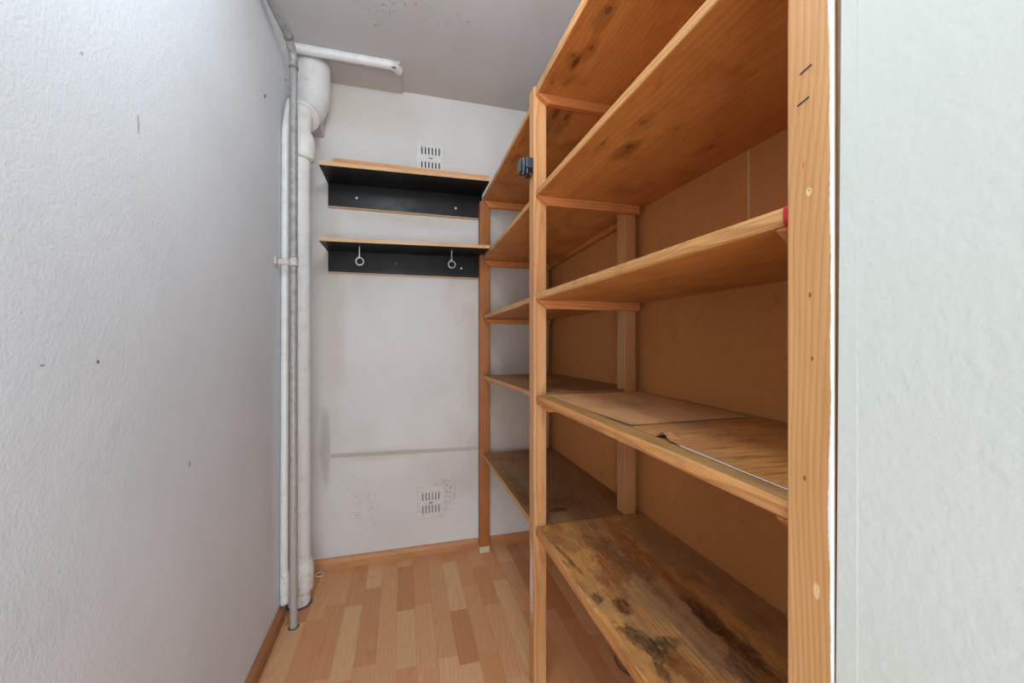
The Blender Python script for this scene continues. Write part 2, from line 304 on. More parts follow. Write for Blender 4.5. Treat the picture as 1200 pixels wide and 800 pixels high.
def laminate():
    t = NT('laminate_strip'); o = t.pos(); r = t.rand(); oi = t.node('ShaderNodeObjectInfo')
    p = t.vec('ADD', o, t.node('ShaderNodeCombineXYZ', {0: t.math('MULTIPLY', r, 5), 1: t.math('MULTIPLY', r, 23), 2: 0}).outputs[0])
    v = t.noise(t.vec('MULTIPLY', p, (7, 1.1, 1)), 1., 3, .5)
    rg = t.math('FRACT', t.math('MULTIPLY', t.math('ADD', v, t.math('MULTIPLY', t.xyz(p)[0], 5)), 14.))
    ln = t.math('MULTIPLY', t.rng(rg, .3, .9), t.rng(rg, 1., .92))
    fb = t.noise(t.vec('MULTIPLY', p, (380, 22, 1)), 1., 2, .5)
    c = oi.outputs['Color']
    c = t.mix(t.math('MULTIPLY', ln, .34), c, t.mix(.5, c, srgb(160, 98, 56)))
    c = t.mix(t.math('MULTIPLY', t.rng(fb, .5, .75), .22), c, srgb(150, 96, 58))
    c = t.mix(t.rng(t.noise(t.pos(), 6, 4, .6), .55, .8, 0, .2), c, srgb(130, 96, 72))
    return t.done(c, t.rng(t.noise(t.pos(), 14, 3, .6), .3, .7, .3, .46), t.bump(fb, .08, .001), 0, .4)
M['laminate'] = laminate()

# ------------------------------------------------------------------ mesh helpers
def obj(name, bm, mats, parent=None, origin=(0, 0, 0), rot=None, smooth=False):
    """ONE mesh object; bm is in world coordinates and is shifted so that origin becomes the object's own origin"""
    o3 = Vector(origin); bmesh.ops.translate(bm, vec=-o3, verts=bm.verts)
    me = bpy.data.meshes.new(name); bm.to_mesh(me); bm.free()
    for m in (mats if isinstance(mats, (list, tuple)) else [mats]): me.materials.append(m)
    if smooth:
        me.shade_smooth(); me.set_sharp_from_angle(angle=math.radians(32))
    o = bpy.data.objects.new(name, me); C.objects.link(o)
    o.location = o3 - (parent.location if parent and parent.parent is None else (parent.location + parent.parent.location if parent else Vector()))
    if parent: o.parent = parent
    if rot: o.rotation_euler = rot
    return o
def tag(o, label=None, cat=None, group=None, kind=None):
    for k, v in (('label', label), ('category', cat), ('group', group), ('kind', kind)):
        if v: o[k] = v
    return o
def empty(name, loc, label, cat, group=None):
    o = bpy.data.objects.new(name, None); o.empty_display_size = .05; C.objects.link(o); o.location = loc
    return tag(o, label, cat, group)
def box(bm, a, b, bev=0, seg=2):
    r = bmesh.ops.create_cube(bm, size=1); vs = r['verts']
    sc = [abs(b[i]-a[i]) for i in range(3)]; ce = [(a[i]+b[i])/2 for i in range(3)]
    bmesh.ops.scale(bm, vec=sc, verts=vs); bmesh.ops.translate(bm, vec=ce, verts=vs)
    if bev:
        es = list({e for v in vs for e in v.link_edges}); bmesh.ops.bevel(bm, geom=es, offset=bev, segments=seg, affect='EDGES', profile=.5)
    return bm
def nb(): return bmesh.new()
def prism(bm, pts, lo, hi, axis=2):
    """extrude a polygon (2-D pts) between lo and hi along axis"""
    def mk(p, h):
        return {0: (h, p[0], p[1]), 1: (p[0], h, p[1]), 2: (p[0], p[1], h)}[axis]
    A = [bm.verts.new(mk(p, lo)) for p in pts]; B = [bm.verts.new(mk(p, hi)) for p in pts]
    bm.faces.new(A[::-1]); bm.faces.new(B)
    n = len(pts)
    for i in range(n): bm.faces.new((A[i], A[(i+1) % n], B[(i+1) % n], B[i]))
    bmesh.ops.recalc_face_normals(bm, faces=bm.faces); return bm
def tube(bm, path, rad, seg=24, cap=True):
    P = [Vector(p) for p in path]; n = len(P); R = rad if isinstance(rad, (list, tuple)) else [rad]*n
    rings = []; prev = None
    for i in range(n):
        d = (P[min(i+1, n-1)]-P[max(i-1, 0)]).normalized()
        if prev is None:
            a = Vector((1, 0, 0)) if abs(d.x) < .9 else Vector((0, 1, 0)); u = (a - d*a.dot(d)).normalized()
        else: u = (prev - d*prev.dot(d)).normalized()
        prev = u; w = d.cross(u)
        rings.append([bm.verts.new(P[i]+(u*math.cos(2*math.pi*k/seg)+w*math.sin(2*math.pi*k/seg))*R[i]) for k in range(seg)])
    for i in range(n-1):
        for k in range(seg):
            bm.faces.new((rings[i][k], rings[i][(k+1) % seg], rings[i+1][(k+1) % seg], rings[i+1][k]))
    if cap: bm.faces.new(rings[0][::-1]); bm.faces.new(rings[-1])
    bmesh.ops.recalc_face_normals(bm, faces=bm.faces)
    return bm
def smooth_path(pts, r=.03, n=6):
    """polyline with rounded corners"""
    P = [Vector(p) for p in pts]; out = [P[0]]
    for i in range(1, len(P)-1):
        a, b, c = P[i-1], P[i], P[i+1]
        da = (a-b); dc = (c-b); q = min(r, da.length*.45, dc.length*.45)
        s = b+da.normalized()*q; e = b+dc.normalized()*q
        for k in range(n+1):
            t = k/n; out.append(s*(1-t)**2+b*2*t*(1-t)+e*t*t)
    out.append(P[-1]); return out
def torus(bm, c, R, r, axis='Z', n=28, m=8, arc=1.):
    c = Vector(c); rings = []
    cnt = n if arc >= 1 else n+1
    for i in range(cnt):
        a = 2*math.pi*arc*i/n; ring = []
        for k in range(m):
            b = 2*math.pi*k/m; rr = R+r*math.cos(b); h = r*math.sin(b)
            q = {'Z': (rr*math.cos(a), rr*math.sin(a), h), 'Y': (rr*math.cos(a), h, rr*math.sin(a)), 'X': (h, rr*math.cos(a), rr*math.sin(a))}[axis]
            ring.append(bm.verts.new(c+Vector(q)))
        rings.append(ring)
    for i in range(cnt if arc >= 1 else cnt-1):
        for k in range(m):
            j = (i+1) % cnt
            bm.faces.new((rings[i][k], rings[j][k], rings[j][(k+1) % m], rings[i][(k+1) % m]))
    bmesh.ops.recalc_face_normals(bm, faces=bm.faces); return bm

# ------------------------------------------------------------------ setting
XL, XR, YB, YN, ZC = -.495, .862, 2.185, -.45, 2.5
def struct(name, bm, m, parent=None, origin=(0, 0, 0)):
    o = obj(name, bm, m, parent, origin); o['kind'] = 'structure'; return o
fl = struct('floor', box(nb(), (XL-.1, YN, -.1), (XR+.1, YB+.1, -.008)), M['seal'])
struct('ceiling', box(nb(), (XL-.1, YN, ZC), (XR+.1, YB+.1, ZC+.1)), M['ceiling'])
struct('wall_left', box(nb(), (XL-.1, YN, -.008), (XL, YB, ZC)), M['wall_left'])
struct('wall_back', box(nb(), (XL-.1, YB, -.008), (XR+.1, YB+.1, ZC)), M['wall_back'])
struct('wall_right', box(nb(), (XR, .2745, -.008), (XR+.1, YB, ZC)), M['wall_back'])
# the near wall pier on the right: painted face, raw plaster reveal towards the shelving
struct('floor_hall_bounce', box(nb(), (-1.9, -2.8, -.1), (1.9, YN, 0)), M['baseboard_y'])  # unseen hall floor, added to bounce warm light onto ceiling and shelf undersides
bm = nb(); box(bm, (.4212, YN, -.008), (XR+.1, .2745, ZC))
jw = struct('wall_near', bm, M['jamb'])
bm = nb(); prism(bm, [(.2747, 0), (.2995, 0), (.2815, ZC-.001), (.2747, ZC-.001)], .4206, .4225, 0)
tr = struct('trim_1', bm, M['jamb'])
bm = nb(); box(bm, (.4245, .2747, 0), (.50, .2954, ZC-.001))
struct('trim_2', bm, M['jamb_raw'])

# baseboards: a rounded profile swept along each wall
def bb_profile(d, h): return [(0, 0), (d, 0), (d, h*.62), (d*.86, h*.8), (d*.55, h*.95), (d*.25, h), (0, h)]
bm = nb(); prism(bm, [(YB-x, z) for x, z in bb_profile(.015, .055)], -.434, XR-.03, 0)
struct('baseboard_back', bm, M['baseboard'])
bm = nb(); prism(bm, [(XL+x, z) for x, z in bb_profile(.02, .06)], YN, 1.83, 1)
struct('baseboard_left', bm, M['baseboard_y'])
# plaster block and lowered patch behind the soil pipe, and the slim ceiling pipe above it
struct('trim_3', box(nb(), (XL, 2.05, Z(1.03)), (-.383, YB, Z(1.318)), .006, 3), M['wall_back'])
bm = nb(); prism(bm, [(1.955, ZC+.002), (1.955, ZC-.008), (YB, ZC-.014), (YB, ZC+.002)], XL, -.012, 0)
struct('trim_4', bm, M['ceiling'])

# laminate strips: each one a piece of the floor
TL, TM, TO, TD = srgb(226, 178, 130), srgb(220, 164, 116), srgb(214, 152, 104), srgb(206, 142, 94)
PITCH = .0735; X0 = -.0235
rows = {   # tone, joints measured along each row, from the back wall to the viewer
 -7: [(TM, 1.80), (TM, 1.3)], -6: [(TD, 1.80), (TL, 1.32), (TM, .9)], -5: [(TM, 1.80), (TO, 1.36), (TL, .95)], -4: [(TM, 1.88), (TO, 1.48), (TM, 1.1)],
 -3: [(TO, 1.85), (TL, 1.45), (TO, 1.02)], -2: [(TL, 1.96), (TO, 1.50), (TM, 1.1)], -1: [(TM, 1.82), (TM, 1.36), (TL, .96)], 0: [(TL, 2.10), (TD, 1.76), (TL, 1.45), (TO, 1.0)],
 1: [(TO, 1.78), (TM, 1.42), (TM, 1.0)], 2: [(TM, 1.84), (TM, 1.46), (TL, 1.08)], 3: [(TO, 2.08), (TL, 1.70), (TD, 1.41), (TL, 1.0)], 4: [(TO, 1.86), (TM, 1.43), (TO, 1.06)],
 5: [(TM, 2.0), (TO, 1.70), (TM, 1.31), (TL, .9)], 6: [(TO, 1.86), (TL, 1.32), (TM, .95)], 7: [(TL, 2.0), (TM, 1.62), (TO, 1.2), (TM, .8)]}
tones = [TL, TM, TM, TO, TO, TD]
unit = None
k = math.floor((XL - X0)/PITCH)
while X0 + k*PITCH < XR:
    a, b = max(XL, X0+k*PITCH), min(XR, X0+(k+1)*PITCH)
    y = YB; segs = list(rows.get(k, [])); 
    if not segs: segs = [(random.choice(tones), YB - random.uniform(.12, .4))]
    while y > YN:
        if segs: tone, y1 = segs.pop(0)
        else: tone, y1 = random.choice(tones), y - random.uniform(.38, .48)
        y1 = max(y1, YN)
        if y1 - YN < .06: y1 = YN
        if unit is None:
            bm = box(nb(), (-.5, -.5, -.008), (.5, .5, 0)); unit = bpy.data.meshes.new('floor_strip'); bm.to_mesh(unit); bm.free(); unit.materials.append(M['laminate'])
        w, l = b-a-.0004, y-y1-.0005
        o = bpy.data.objects.new('floor_strip', unit); C.objects.link(o); o.parent = fl
        me = None
        o.location = ((a+b)/2, (y+y1)/2, random.uniform(-.0002, 0)); o.scale = (w, l, 1)
        j = random.uniform(.94, 1.04); o.color = (tone[0]*j, tone[1]*j, tone[2]*j, 1)
        y = y1
    k += 1

# ------------------------------------------------------------------ shelving unit
U = empty('shelving_unit', (.42, 1.239, 0), 'built-in open pine shelving unit filling the right side of the closet', 'shelves')
XF, XP0, XP1, XE = .42, .761, .806, .8325       # front plane, rear posts, back edge of shelves
TOPN = Z(.845)
def post(x0, x1, y0, y1, h, mat, label=None, z0=0):
    o = obj('post', box(nb(), (x0, y0, z0), (x1, y1, h), .0025, 2), mat, U, ((x0+x1)/2, (y0+y1)/2, z0))
    if label: o['label'] = label
    return o
pn = post(XF, .465, .2958, .3457, ZC-.003, M['near_post'], 'pale pine near post with white paint along one edge and two staples')
pm = post(XF, .465, 1.239, 1.288, TOPN, M['mid_post'], 'pine middle front post with scraped white paint low down')
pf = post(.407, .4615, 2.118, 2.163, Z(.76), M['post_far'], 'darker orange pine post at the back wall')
post(XP0, XP1, 1.239, 1.2911, TOPN, M['post'])
post(XP0, XP1, .2958, .3457, ZC-.003, M['post'])
post(XP0, XP1, 2.118, 2.163, Z(.76), M['post'])
fc = nb(); box(fc, (.4055, 2.1165, .0), (.463, 2.1645, .034), .002, 2)
obj('foot_cap', fc, M['foot'], pf, (.43, 2.14, 0))['label'] = 'cream foot wrap at the foot of the post'
def staple(y0, z0, y1, z1):
    tube_bm = nb(); tube(tube_bm, [(XF+.004, y0, z0), (XF-.0006, y0, z0), (XF-.0006, y1, z1), (XF+.004, y1, z1)], .0007, 6)
    obj('staple', tube_bm, M['dark_steel'], pn, (XF, (y0+y1)/2, z0))
staple(.3298, Z(.2905), .3177, Z(.2935)); staple(.3327, Z(.2575), .3204, Z(.2605))

def rail(y0, y1, ztop, h=.03, x0=XF+.010, bevel=.034, mat='rail', dz=0):
    """bearer between front and rear post, its front end sawn off at a slant"""
    bm = nb(); prism(bm, [(x0, ztop), (XP1+.004, ztop+dz), (XP1+.004, ztop-h+dz), (x0+bevel, ztop-h), (x0+.001, ztop-.004)], y0, y1, 1)
    bmesh.ops.bevel(bm, geom=[e for e in bm.edges], offset=.001, segments=1, affect='EDGES')
    return obj('rail', bm, M[mat], U, ((x0+XP1)/2, y0, ztop-h))
def shelf(outline, zlo, zhi, tilt, mats, bev=.003, front_x=None, seg=3):
    """outline: (x,y) polygon. tilt = (y_a, dz_a, y_b, dz_b). mats: (body, front edge, top)"""
    bm = nb(); prism(bm, outline, zlo, zhi, 2)
    fx = min(p[0] for p in outline)
    es = [e for e in bm.edges if all(abs(v.co.x-fx) < .004 for v in e.verts) and abs(e.verts[0].co.z-e.verts[1].co.z) < .001]
    bmesh.ops.bevel(bm, geom=es, offset=bev, segments=seg, affect='EDGES', profile=.55)
    bm.normal_update()
    for f in bm.faces:
        n = f.normal
        if n.x < -.5: f.material_index = 1
        elif n.z > .5 or (n.y < -.5 and len(outline) > 4): f.material_index = 2
        else: f.material_index = 0
    ya, da, yb, db = tilt
    # cut along the length so the board can sag a little, then tilt
    cuts = 8; ys = [p[1] for p in outline]; y0, y1 = min(ys), max(ys)
    for i in range(1, cuts):
        yy = y0+(y1-y0)*i/cuts
        bmesh.ops.bisect_plane(bm, geom=bm.verts[:]+bm.edges[:]+bm.faces[:], plane_co=(0, yy, 0), plane_no=(0, 1, 0))
    for v in bm.verts:
        v.co.z += da+(db-da)*(v.co.y-ya)/(yb-ya)
    o = obj('shelf', bm, mats, U, ((fx+XE)/2, (y0+y1)/2, (zlo+zhi)/2))
    return o
FX = .4265
def near_outline(x=FX): return [(x, .3475), (XE, .3475), (XE, 1.2375), (x, 1.2375)]
def far_outline(x0, x1): return [(x0+.002, 1.2905), (.4665, 1.2905), (.4665, 1.2385), (.7595, 1.2385), (.7595, 1.293), (XE, 1.293), (XE, 2.115), (x1, 2.115)]
near = [(.812, .842, 'S', 'shelf'), (.4755, .4965, 'S', 'shelf'), (.1325, .1555, 'S', 'shelf'), (-.2095, -.1858, 'R', 'top_mid_near'), (-.6545, -.6215, 'R2', 'top_low_near')]
labels_n = [None, None, 'shelf board with a red painted corner at its near end', 'shelf board carrying two loose mats', 'lowest near shelf board, heavily stained brown and black on top']
N = []
for i, (a, b, t, top) in enumerate(near):
    o = shelf(near_outline(), Z(a), Z(b), (0, 0, 1, 0), [M['shelf'], M['edge_worn' if i > 2 else 'edge'], M[top]], .003 if i < 2 else (.007 if i < 4 else .005), seg=3)
    if labels_n[i]: o['label'] = labels_n[i]
    N.append(o)
    rail(1.217, 1.2385, Z(a)-.0005); rail(.346, .368, Z(a)-.0005)
#          z lo at y=1.296, at y=2.10 , thickness, top material
far = [(.789, .7597, .0205, 'shelf'), (.4655, .4345, .019, 'shelf'), (.129, .1135, .0195, 'shelf'), (-.1975, -.2125, .0195, 'top_mid_far'), (-.6435, -.6435, .0215, 'top_low_far')]
labels_f = [None, None, None, None, 'lowest far shelf board, grimy brown on top']
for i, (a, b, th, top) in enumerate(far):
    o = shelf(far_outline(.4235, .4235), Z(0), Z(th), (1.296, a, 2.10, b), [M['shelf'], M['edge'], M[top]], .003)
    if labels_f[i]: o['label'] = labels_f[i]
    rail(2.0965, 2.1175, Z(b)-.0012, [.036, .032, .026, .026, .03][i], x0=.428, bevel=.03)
# red painted end of the front edge of the third near shelf
bm = nb(); box(bm, (FX-.0012, .3478, Z(.1313)), (FX+.012, .3562, Z(.1567)), .007, 4)
obj('red_tip', bm, M['red'], N[2], (FX, .352, Z(.144)))['label'] = 'bright red painted shelf corner'
# fibreboard back: lower sheet, two upper sheets with a pale joint between them
bx0, bx1 = .8335, .8395
for (y0, y1, z0, z1) in ((.297, .7835, Z(.1445), Z(.9)), (.7905, 2.175, Z(.1445), Z(.9)), (.297, 1.36, .03, Z(.1425)), (1.363, 2.175, .03, Z(.1425))):
    obj('back_panel', box(nb(), (bx0, y0, z0), (bx1, y1, z1), .0006, 1), M['board'], U, (bx0, y0, z0))
obj('joint_strip', box(nb(), (bx0-.0003, .7837, Z(.1445)), (bx1, .7903, Z(.9)), 0), M['board_joint'], U, (bx0, .787, Z(.1445)))['label'] = 'pale strip in the joint of the back panels'
for z0_, z1_ in ((.789, .7597), (.4655, .4345)):
    bm = nb(); prism(bm, [(1.30, Z(z0_)-.001), (2.09, Z(z1_)-.001), (2.09, Z(z1_)-.022), (1.30, Z(z0_)-.022)], .811, bx0-.0005, 0)
    obj('cleat', bm, M['shelf'], U, (.82, 1.7, Z(z1_)))

# two loose mats on the fourth near shelf
def mat_sheet(name, quad, z, th, mat, label, bumps=(), nx=16, ny=26):
    """quad: front-far, front-near, back-near, back-far corners; a thin sheet with real thickness and curled edges"""
    bm = nb(); ff, fn, bn, bf = [Vector((*q, 0)) for q in quad]; g = []
    for i in range(nx+1):
        row = []
        for j in range(ny+1):
            u, v = i/nx, j/ny
            p = (ff*(1-v)+fn*v)*(1-u)+(bf*(1-v)+bn*v)*u
            hgt = 0
            for (bx, by, rx, ry, hh) in bumps:
                hgt += hh*math.exp(-((p.x-bx)/rx)**2-((p.y-by)/ry)**2)
            p.x += .0012*math.sin(j*1.7+i*.3)*(1-u); 
            row.append((p, z+hgt))
        g.append(row)
    T = [[bm.verts.new((p.x, p.y, h+th)) for p, h in r] for r in g]; B = [[bm.verts.new((p.x, p.y, h)) for p, h in r] for r in g]
    for i in range(nx):
        for j in range(ny):
            bm.faces.new((T[i][j], T[i+1][j], T[i+1][j+1], T[i][j+1])); bm.faces.new((B[i][j], B[i][j+1], B[i+1][j+1], B[i+1][j]))
    def side(a, b, c, d): f = bm.faces.new((a, b, c, d)); f.material_index = 1
    for j in range(ny):
        side(T[0][j], T[0][j+1], B[0][j+1], B[0][j]); side(T[nx][j+1], T[nx][j], B[nx][j], B[nx][j+1])
    for i in range(nx):
        side(T[i+1][0], T[i][0], B[i][0], B[i+1][0]); side(T[i][ny], T[i+1][ny], B[i+1][ny], B[i][ny])
    bmesh.ops.recalc_face_normals(bm, faces=bm.faces)
    o = obj(name, bm, [mat, M['mat_edge']], None, (quad[0][0], quad[0][1], z)); return tag(o, label, 'mat')
zt = Z(-.1858)
m1 = mat_sheet('shelf_mat', [(.4625, 1.234), (.468, .737), (.80, .742), (.80, 1.215)], zt+.0008, .0016, M['mat'],
          'thin brownish wood-look mat on the far half of the fourth shelf, overlapping its neighbour', [(.466, .80, .012, .09, .0025), (.47, .75, .03, .03, .0012), (.63, .74, .3, .02, .0024)])
m2 = mat_sheet('shelf_mat', [(.470, .78), (.4545, .36), (.80, .36), (.80, .78)], zt+.0004, .0016, M['mat_near'],
          'scratched orange-brown mat on the near half of the fourth shelf, with a curled-up front edge', [(.472, .628, .017, .013, .017), (.463, .60, .010, .02, .003)], 18, 60)
# pale metal edging strip along the front of the near mat
bm = nb(); tube(bm, [(.4635, .585, zt+.0022), (.4605, .50, zt+.0020), (.4575, .43, zt+.0018), (.4545, .362, zt+.0018)], .0009, 8)
obj('edge_strip', bm, M['vent_lite'], m2, (.46, .5, zt))['label'] = 'pale edging along the front of the mat'
# tiny silver plate lying on the far counter shelf
bm = nb(); box(bm, (.462, 1.495, Z(-.1815)), (.498, 1.508, Z(-.1795)), .0006, 1)
tag(obj('metal_plate', bm, M['steel'], None, (.48, 1.5, Z(-.18))), 'tiny silver metal plate on the far shelf left of the middle post', 'plate')

# black clamp on the middle post
K = empty('cable_clamp', (.42, 1.262, Z(.58)), 'small black plastic clamp fixed to the middle post near its top', 'clamp')
bm = nb(); box(bm, (.3945, 1.2425, Z(.574)), (.4196, 1.284, Z(.608)), .002, 2); obj('housing', bm, M['grey_plastic'], K, (.407, 1.26, Z(.58)))['label'] = 'slate grey clamp housing'
bm = nb(); box(bm, (.396, 1.2435, Z(.551)), (.4196, 1.283, Z(.5745)), .004, 2); box(bm, (.386, 1.2455, Z(.556)), (.3945, 1.28, Z(.607)), .002, 2)
obj('jaw', bm, M['black_plastic'], K, (.4, 1.26, Z(.56)))
for i, xx in enumerate((.390, .3835, .377)):
    bm = nb(); box(bm, (xx-.0022, 1.244, Z(.558)), (xx+.0022, 1.281, Z(.606-.002*i)), .0015, 2); obj('rib', bm, M['black_plastic'], K, (xx, 1.26, Z(.57)))
for (xx, zz) in ((.384, .553), (.412, .552)):
    bm = nb(); tube(bm, [(xx, 1.243, Z(zz)), (xx, 1.249, Z(zz))], .0028, 12); obj('screw', bm, M['steel'], K, (xx, 1.245, Z(zz)))

# ------------------------------------------------------------------ racks on the back wall
def rack(z_board, th, z_bot, label, screws, pre):
    R = empty('wall_rack', (.02, YB, Z(z_bot)), label, 'rack', 'black racks on the back wall')
    yf, yb, x0 = 1.9525, YB-.0005, -.3675; xn = .4262 if z_board > Z(.76) else .4055
    bm = nb(); prism(bm, [(x0, z_board), (.4262, z_board+pre), (.4262, z_board+pre+th), (x0, z_board+th)], yf, 2.112, 1)
    prism(bm, [(x0, z_board), (xn, z_board+pre*(xn-x0)/(.4262-x0)), (xn, z_board+pre*(xn-x0)/(.4262-x0)+th), (x0, z_board+th)], 2.112, yb, 1)
    bm.normal_update()
    for f in bm.faces: f.material_index = 0 if f.normal.z < -.5 else (1 if f.normal.y < -.5 or abs(f.normal.x) > .5 else 2)
    obj('shelf_board', bm, [M['black_board'], M['ply_edge'], M['plank']], R, (x0, yf, z_board))
    bm = nb(); prism(bm, [(-.3652, Z(z_bot)+.003), (.428, Z(z_bot)+.003), (.428, z_board+pre-.0004), (-.3652, z_board-.0004)], 2.1695, yb, 1)
    obj('back_board', bm, M['black_board'], R, (x0, 2.17, Z(z_bot)))
    bm = nb(); box(bm, (-.3652, 2.168, Z(z_bot)-.001), (.428, yb, Z(z_bot)+.003)); obj('edge_band', bm, M['ply_edge'], R, (x0, 2.17, Z(z_bot)))['label'] = 'pale raw lower edge of the back board'
    for (x, z) in screws:
        bm = nb(); tube(bm, [(x, 2.1694, Z(z)), (x, 2.1675, Z(z)), (x, 2.1662, Z(z))], [.0062, .006, .004], 16)
        obj('screw_cap', bm, M['white_plastic'], R, (x, 2.168, Z(z)))
    return R
R1 = rack(Z(.7955), .018, .677, 'upper black-faced wall rack with a loose pine plank on top, under the ceiling vent', [(-.2295, .7322), (.2812, .7251)], .010)
R2 = rack(Z(.4495), .0165, .343, 'lower black-faced wall rack with two hanging eye screws', [(.3119, .3947)], .0145)
bm = nb(); prism(bm, [(-.309, Z(.8137)+.0015), (.4262, Z(.8137)+.0112), (.4262, Z(.8137)+.0202), (-.309, Z(.8137)+.0205)], 1.9545, 2.075, 1)
bmesh.ops.bevel(bm, geom=bm.edges[:], offset=.001, segments=1, affect='EDGES')
tag(obj('pine_plank', bm, M['plank'], None, (-.309, 1.9545, Z(.815))), 'long thin pine plank lying on top of the upper black rack', 'plank')
for (x, lab) in ((-.2012, 'left'), (.2415, 'right')):
    zt_ = Z(.4495) + .0145*(x+.3675)/.7937
    E_ = empty('eye_screw', (x, 2.0225, zt_), 'zinc eye screw hanging under the lower black rack, the %s one of two' % lab, 'hook', 'eye screws under the lower rack')
    bm = nb(); path = [(x, 2.0225, zt_+.0002-.0035*i) for i in range(17)]
    tube(bm, path, [.0033 if i % 2 else .0027 for i in range(17)], 10); obj('shank', bm, M['steel'], E_, (x, 2.0225, zt_))
    bm = nb(); torus(bm, (x+.001, 2.0225, zt_-.0745), .0175, .0033, 'Y', 32, 10); obj('eye', bm, M['steel'], E_, (x, 2.0225, zt_-.07))
    bm = nb(); tube(bm, [(x-.002, 2.0225, zt_-.0575), (x-.007, 2.0225, zt_-.0545), (x-.0085, 2.0225, zt_-.052)], .0028, 8); obj('eye_end', bm, M['steel'], E_, (x, 2.0225, zt_-.055))
# a small open hook in the middle of the lower back board, a screw in the right end of its board edge
bm = nb(); torus(bm, (-.0327, 2.164, Z(.404)), .0058, .0016, 'Y', 20, 8); tube(bm, [(-.0327, 2.169, Z(.398)), (-.0327, 2.165, Z(.396)), (-.0327, 2.163, Z(.392))], .0016, 8)
obj('small_hook', bm, M['steel'], R2, (-.0327, 2.168, Z(.40)))
for R_, z in ((R1, .8125), (R2, .4735)):
    bm = nb(); tube(bm, [(.398, 1.9535, Z(z)), (.398, 1.9517, Z(z))], .0028, 10); obj('end_screw', bm, M['dark_steel'], R_, (.398, 1.952, Z(z)))

# ------------------------------------------------------------------ ventilation covers
def lattice(bm, xs, zs, holes, y0, y1):
    for i in range(len(xs)-1):
        for j in range(len(zs)-1):
            if (i, j) in holes: continue
            box(bm, (xs[i], y0, zs[j]), (xs[i+1], y1, zs[j+1]))
    bmesh.ops.remove_doubles(bm, verts=bm.verts, dist=1e-6)
    return bm
def vent(x0, x1, z0, z1, sx0, sx1, rowz, sw, name_label, plate, slotm, tilt=0., raised=.004):
    V = empty('vent_cover', ((x0+x1)/2, YB, z0), name_label, 'vent')
    xs = [x0]; holes = set()
    n = 6; pitch = (sx1-sx0-sw)/(n-1)
    for i in range(n): xs += [sx0+i*pitch, sx0+i*pitch+sw]
    xs.append(x1); zs = [z0, rowz[0], rowz[1], rowz[2], rowz[3], z1]
    for i in range(n): holes |= {(2*i+1, 1), (2*i+1, 3)}
    bm = lattice(nb(), xs, zs, holes, YB-raised, YB-.0012); o = obj('grille', bm, plate, V, ((x0+x1)/2, YB, z0))
    bm = nb(); box(bm, (sx0-.003, YB-.0011, rowz[0]-.003), (sx1+.003, YB-.0002, rowz[3]+.003)); obj('backing', bm, slotm, V, ((x0+x1)/2, YB, z0))
    bm = nb()
    for (a, b, c, d) in ((x0-.006, x0, z0-.006, z1+.006), (x1, x1+.006, z0-.006, z1+.006), (x0, x1, z0-.006, z0), (x0, x1, z1, z1+.006)):
        box(bm, (a, YB-raised-.0015, c), (b, YB-.0002, d), .001, 1)
    obj('frame', bm, plate, V, ((x0+x1)/2, YB, z0))
    zc = (rowz[1]+rowz[2])/2; xc = (sx0+sx1)/2
    bm = nb(); tube(bm, [(xc, YB-raised, zc), (xc, YB-raised-.003, zc)], .0075, 18); k = obj('knob', bm, plate, V, (xc, YB, zc))
    bm = nb(); box(bm, (xc-.010, YB-raised-.0055, zc-.0028), (xc+.010, YB-raised-.0028, zc+.0028), .001, 1); obj('knob_grip', bm, M['vent_old_slot'], k, (xc, YB, zc))
    return V
V1 = vent(.076, .214, Z(.925), Z(1.066), .0965, .1965, (Z(.9345), Z(.9685), Z(1.0075), Z(1.0475)), .0068, 'upper white ventilation cover with twelve dark slots above the black racks', M['vent_lite'], M['dark_hole'])
V2 = vent(.078, .214, Z(-.965), Z(-.805), .102, .194, (Z(-.945), Z(-.900), Z(-.874), Z(-.832)), .0055, 'lower paint-clogged ventilation cover near the floor on the back wall', M['vent_old'], M['vent_old_slot'])

# ------------------------------------------------------------------ pipes
# large white soil pipe in the corner
P = empty('soil_pipe', (-.440, 1.93, 0), 'thick white-painted soil pipe standing in the left back corner', 'pipe')
xs_, ys_ = -.442, 1.930
bm = nb(); tube(bm, smooth_path([(xs_, ys_, 0), (xs_, ys_, Z(.93)), (xs_+.004, ys_+.03, Z(1.03))], .06, 8), .0455, 40); obj('pipe_run', bm, M['soil'], P, (xs_, ys_, 0), smooth=True)
def ring(z0, z1, r, name, dx=0, lab=None):
    bm = nb(); h = z1-z0
    tube(bm, [(xs_+dx, ys_, z0), (xs_+dx, ys_, z0+.006), (xs_+dx, ys_, z0+.02), (xs_+dx, ys_, z1-.03), (xs_+dx, ys_, z1-.012), (xs_+dx, ys_, z1)], [.0465, r-.004, r, r, r-.005, .0465], 40)
    o = obj(name, bm, M['soil'], P, (xs_, ys_, z0), smooth=True); return o
ring(Z(.795), Z(.915), .0575, 'socket', .006)
ring(Z(-1.113), Z(-.975), .0545, 'socket', .004)
bm = nb(); tube(bm, [(xs_, ys_, 0.0005), (xs_, ys_, .004), (xs_, ys_, .007)], [.053, .051, .046], 40); obj('floor_seal', bm, M['seal'], P, (xs_, ys_, 0), smooth=True)
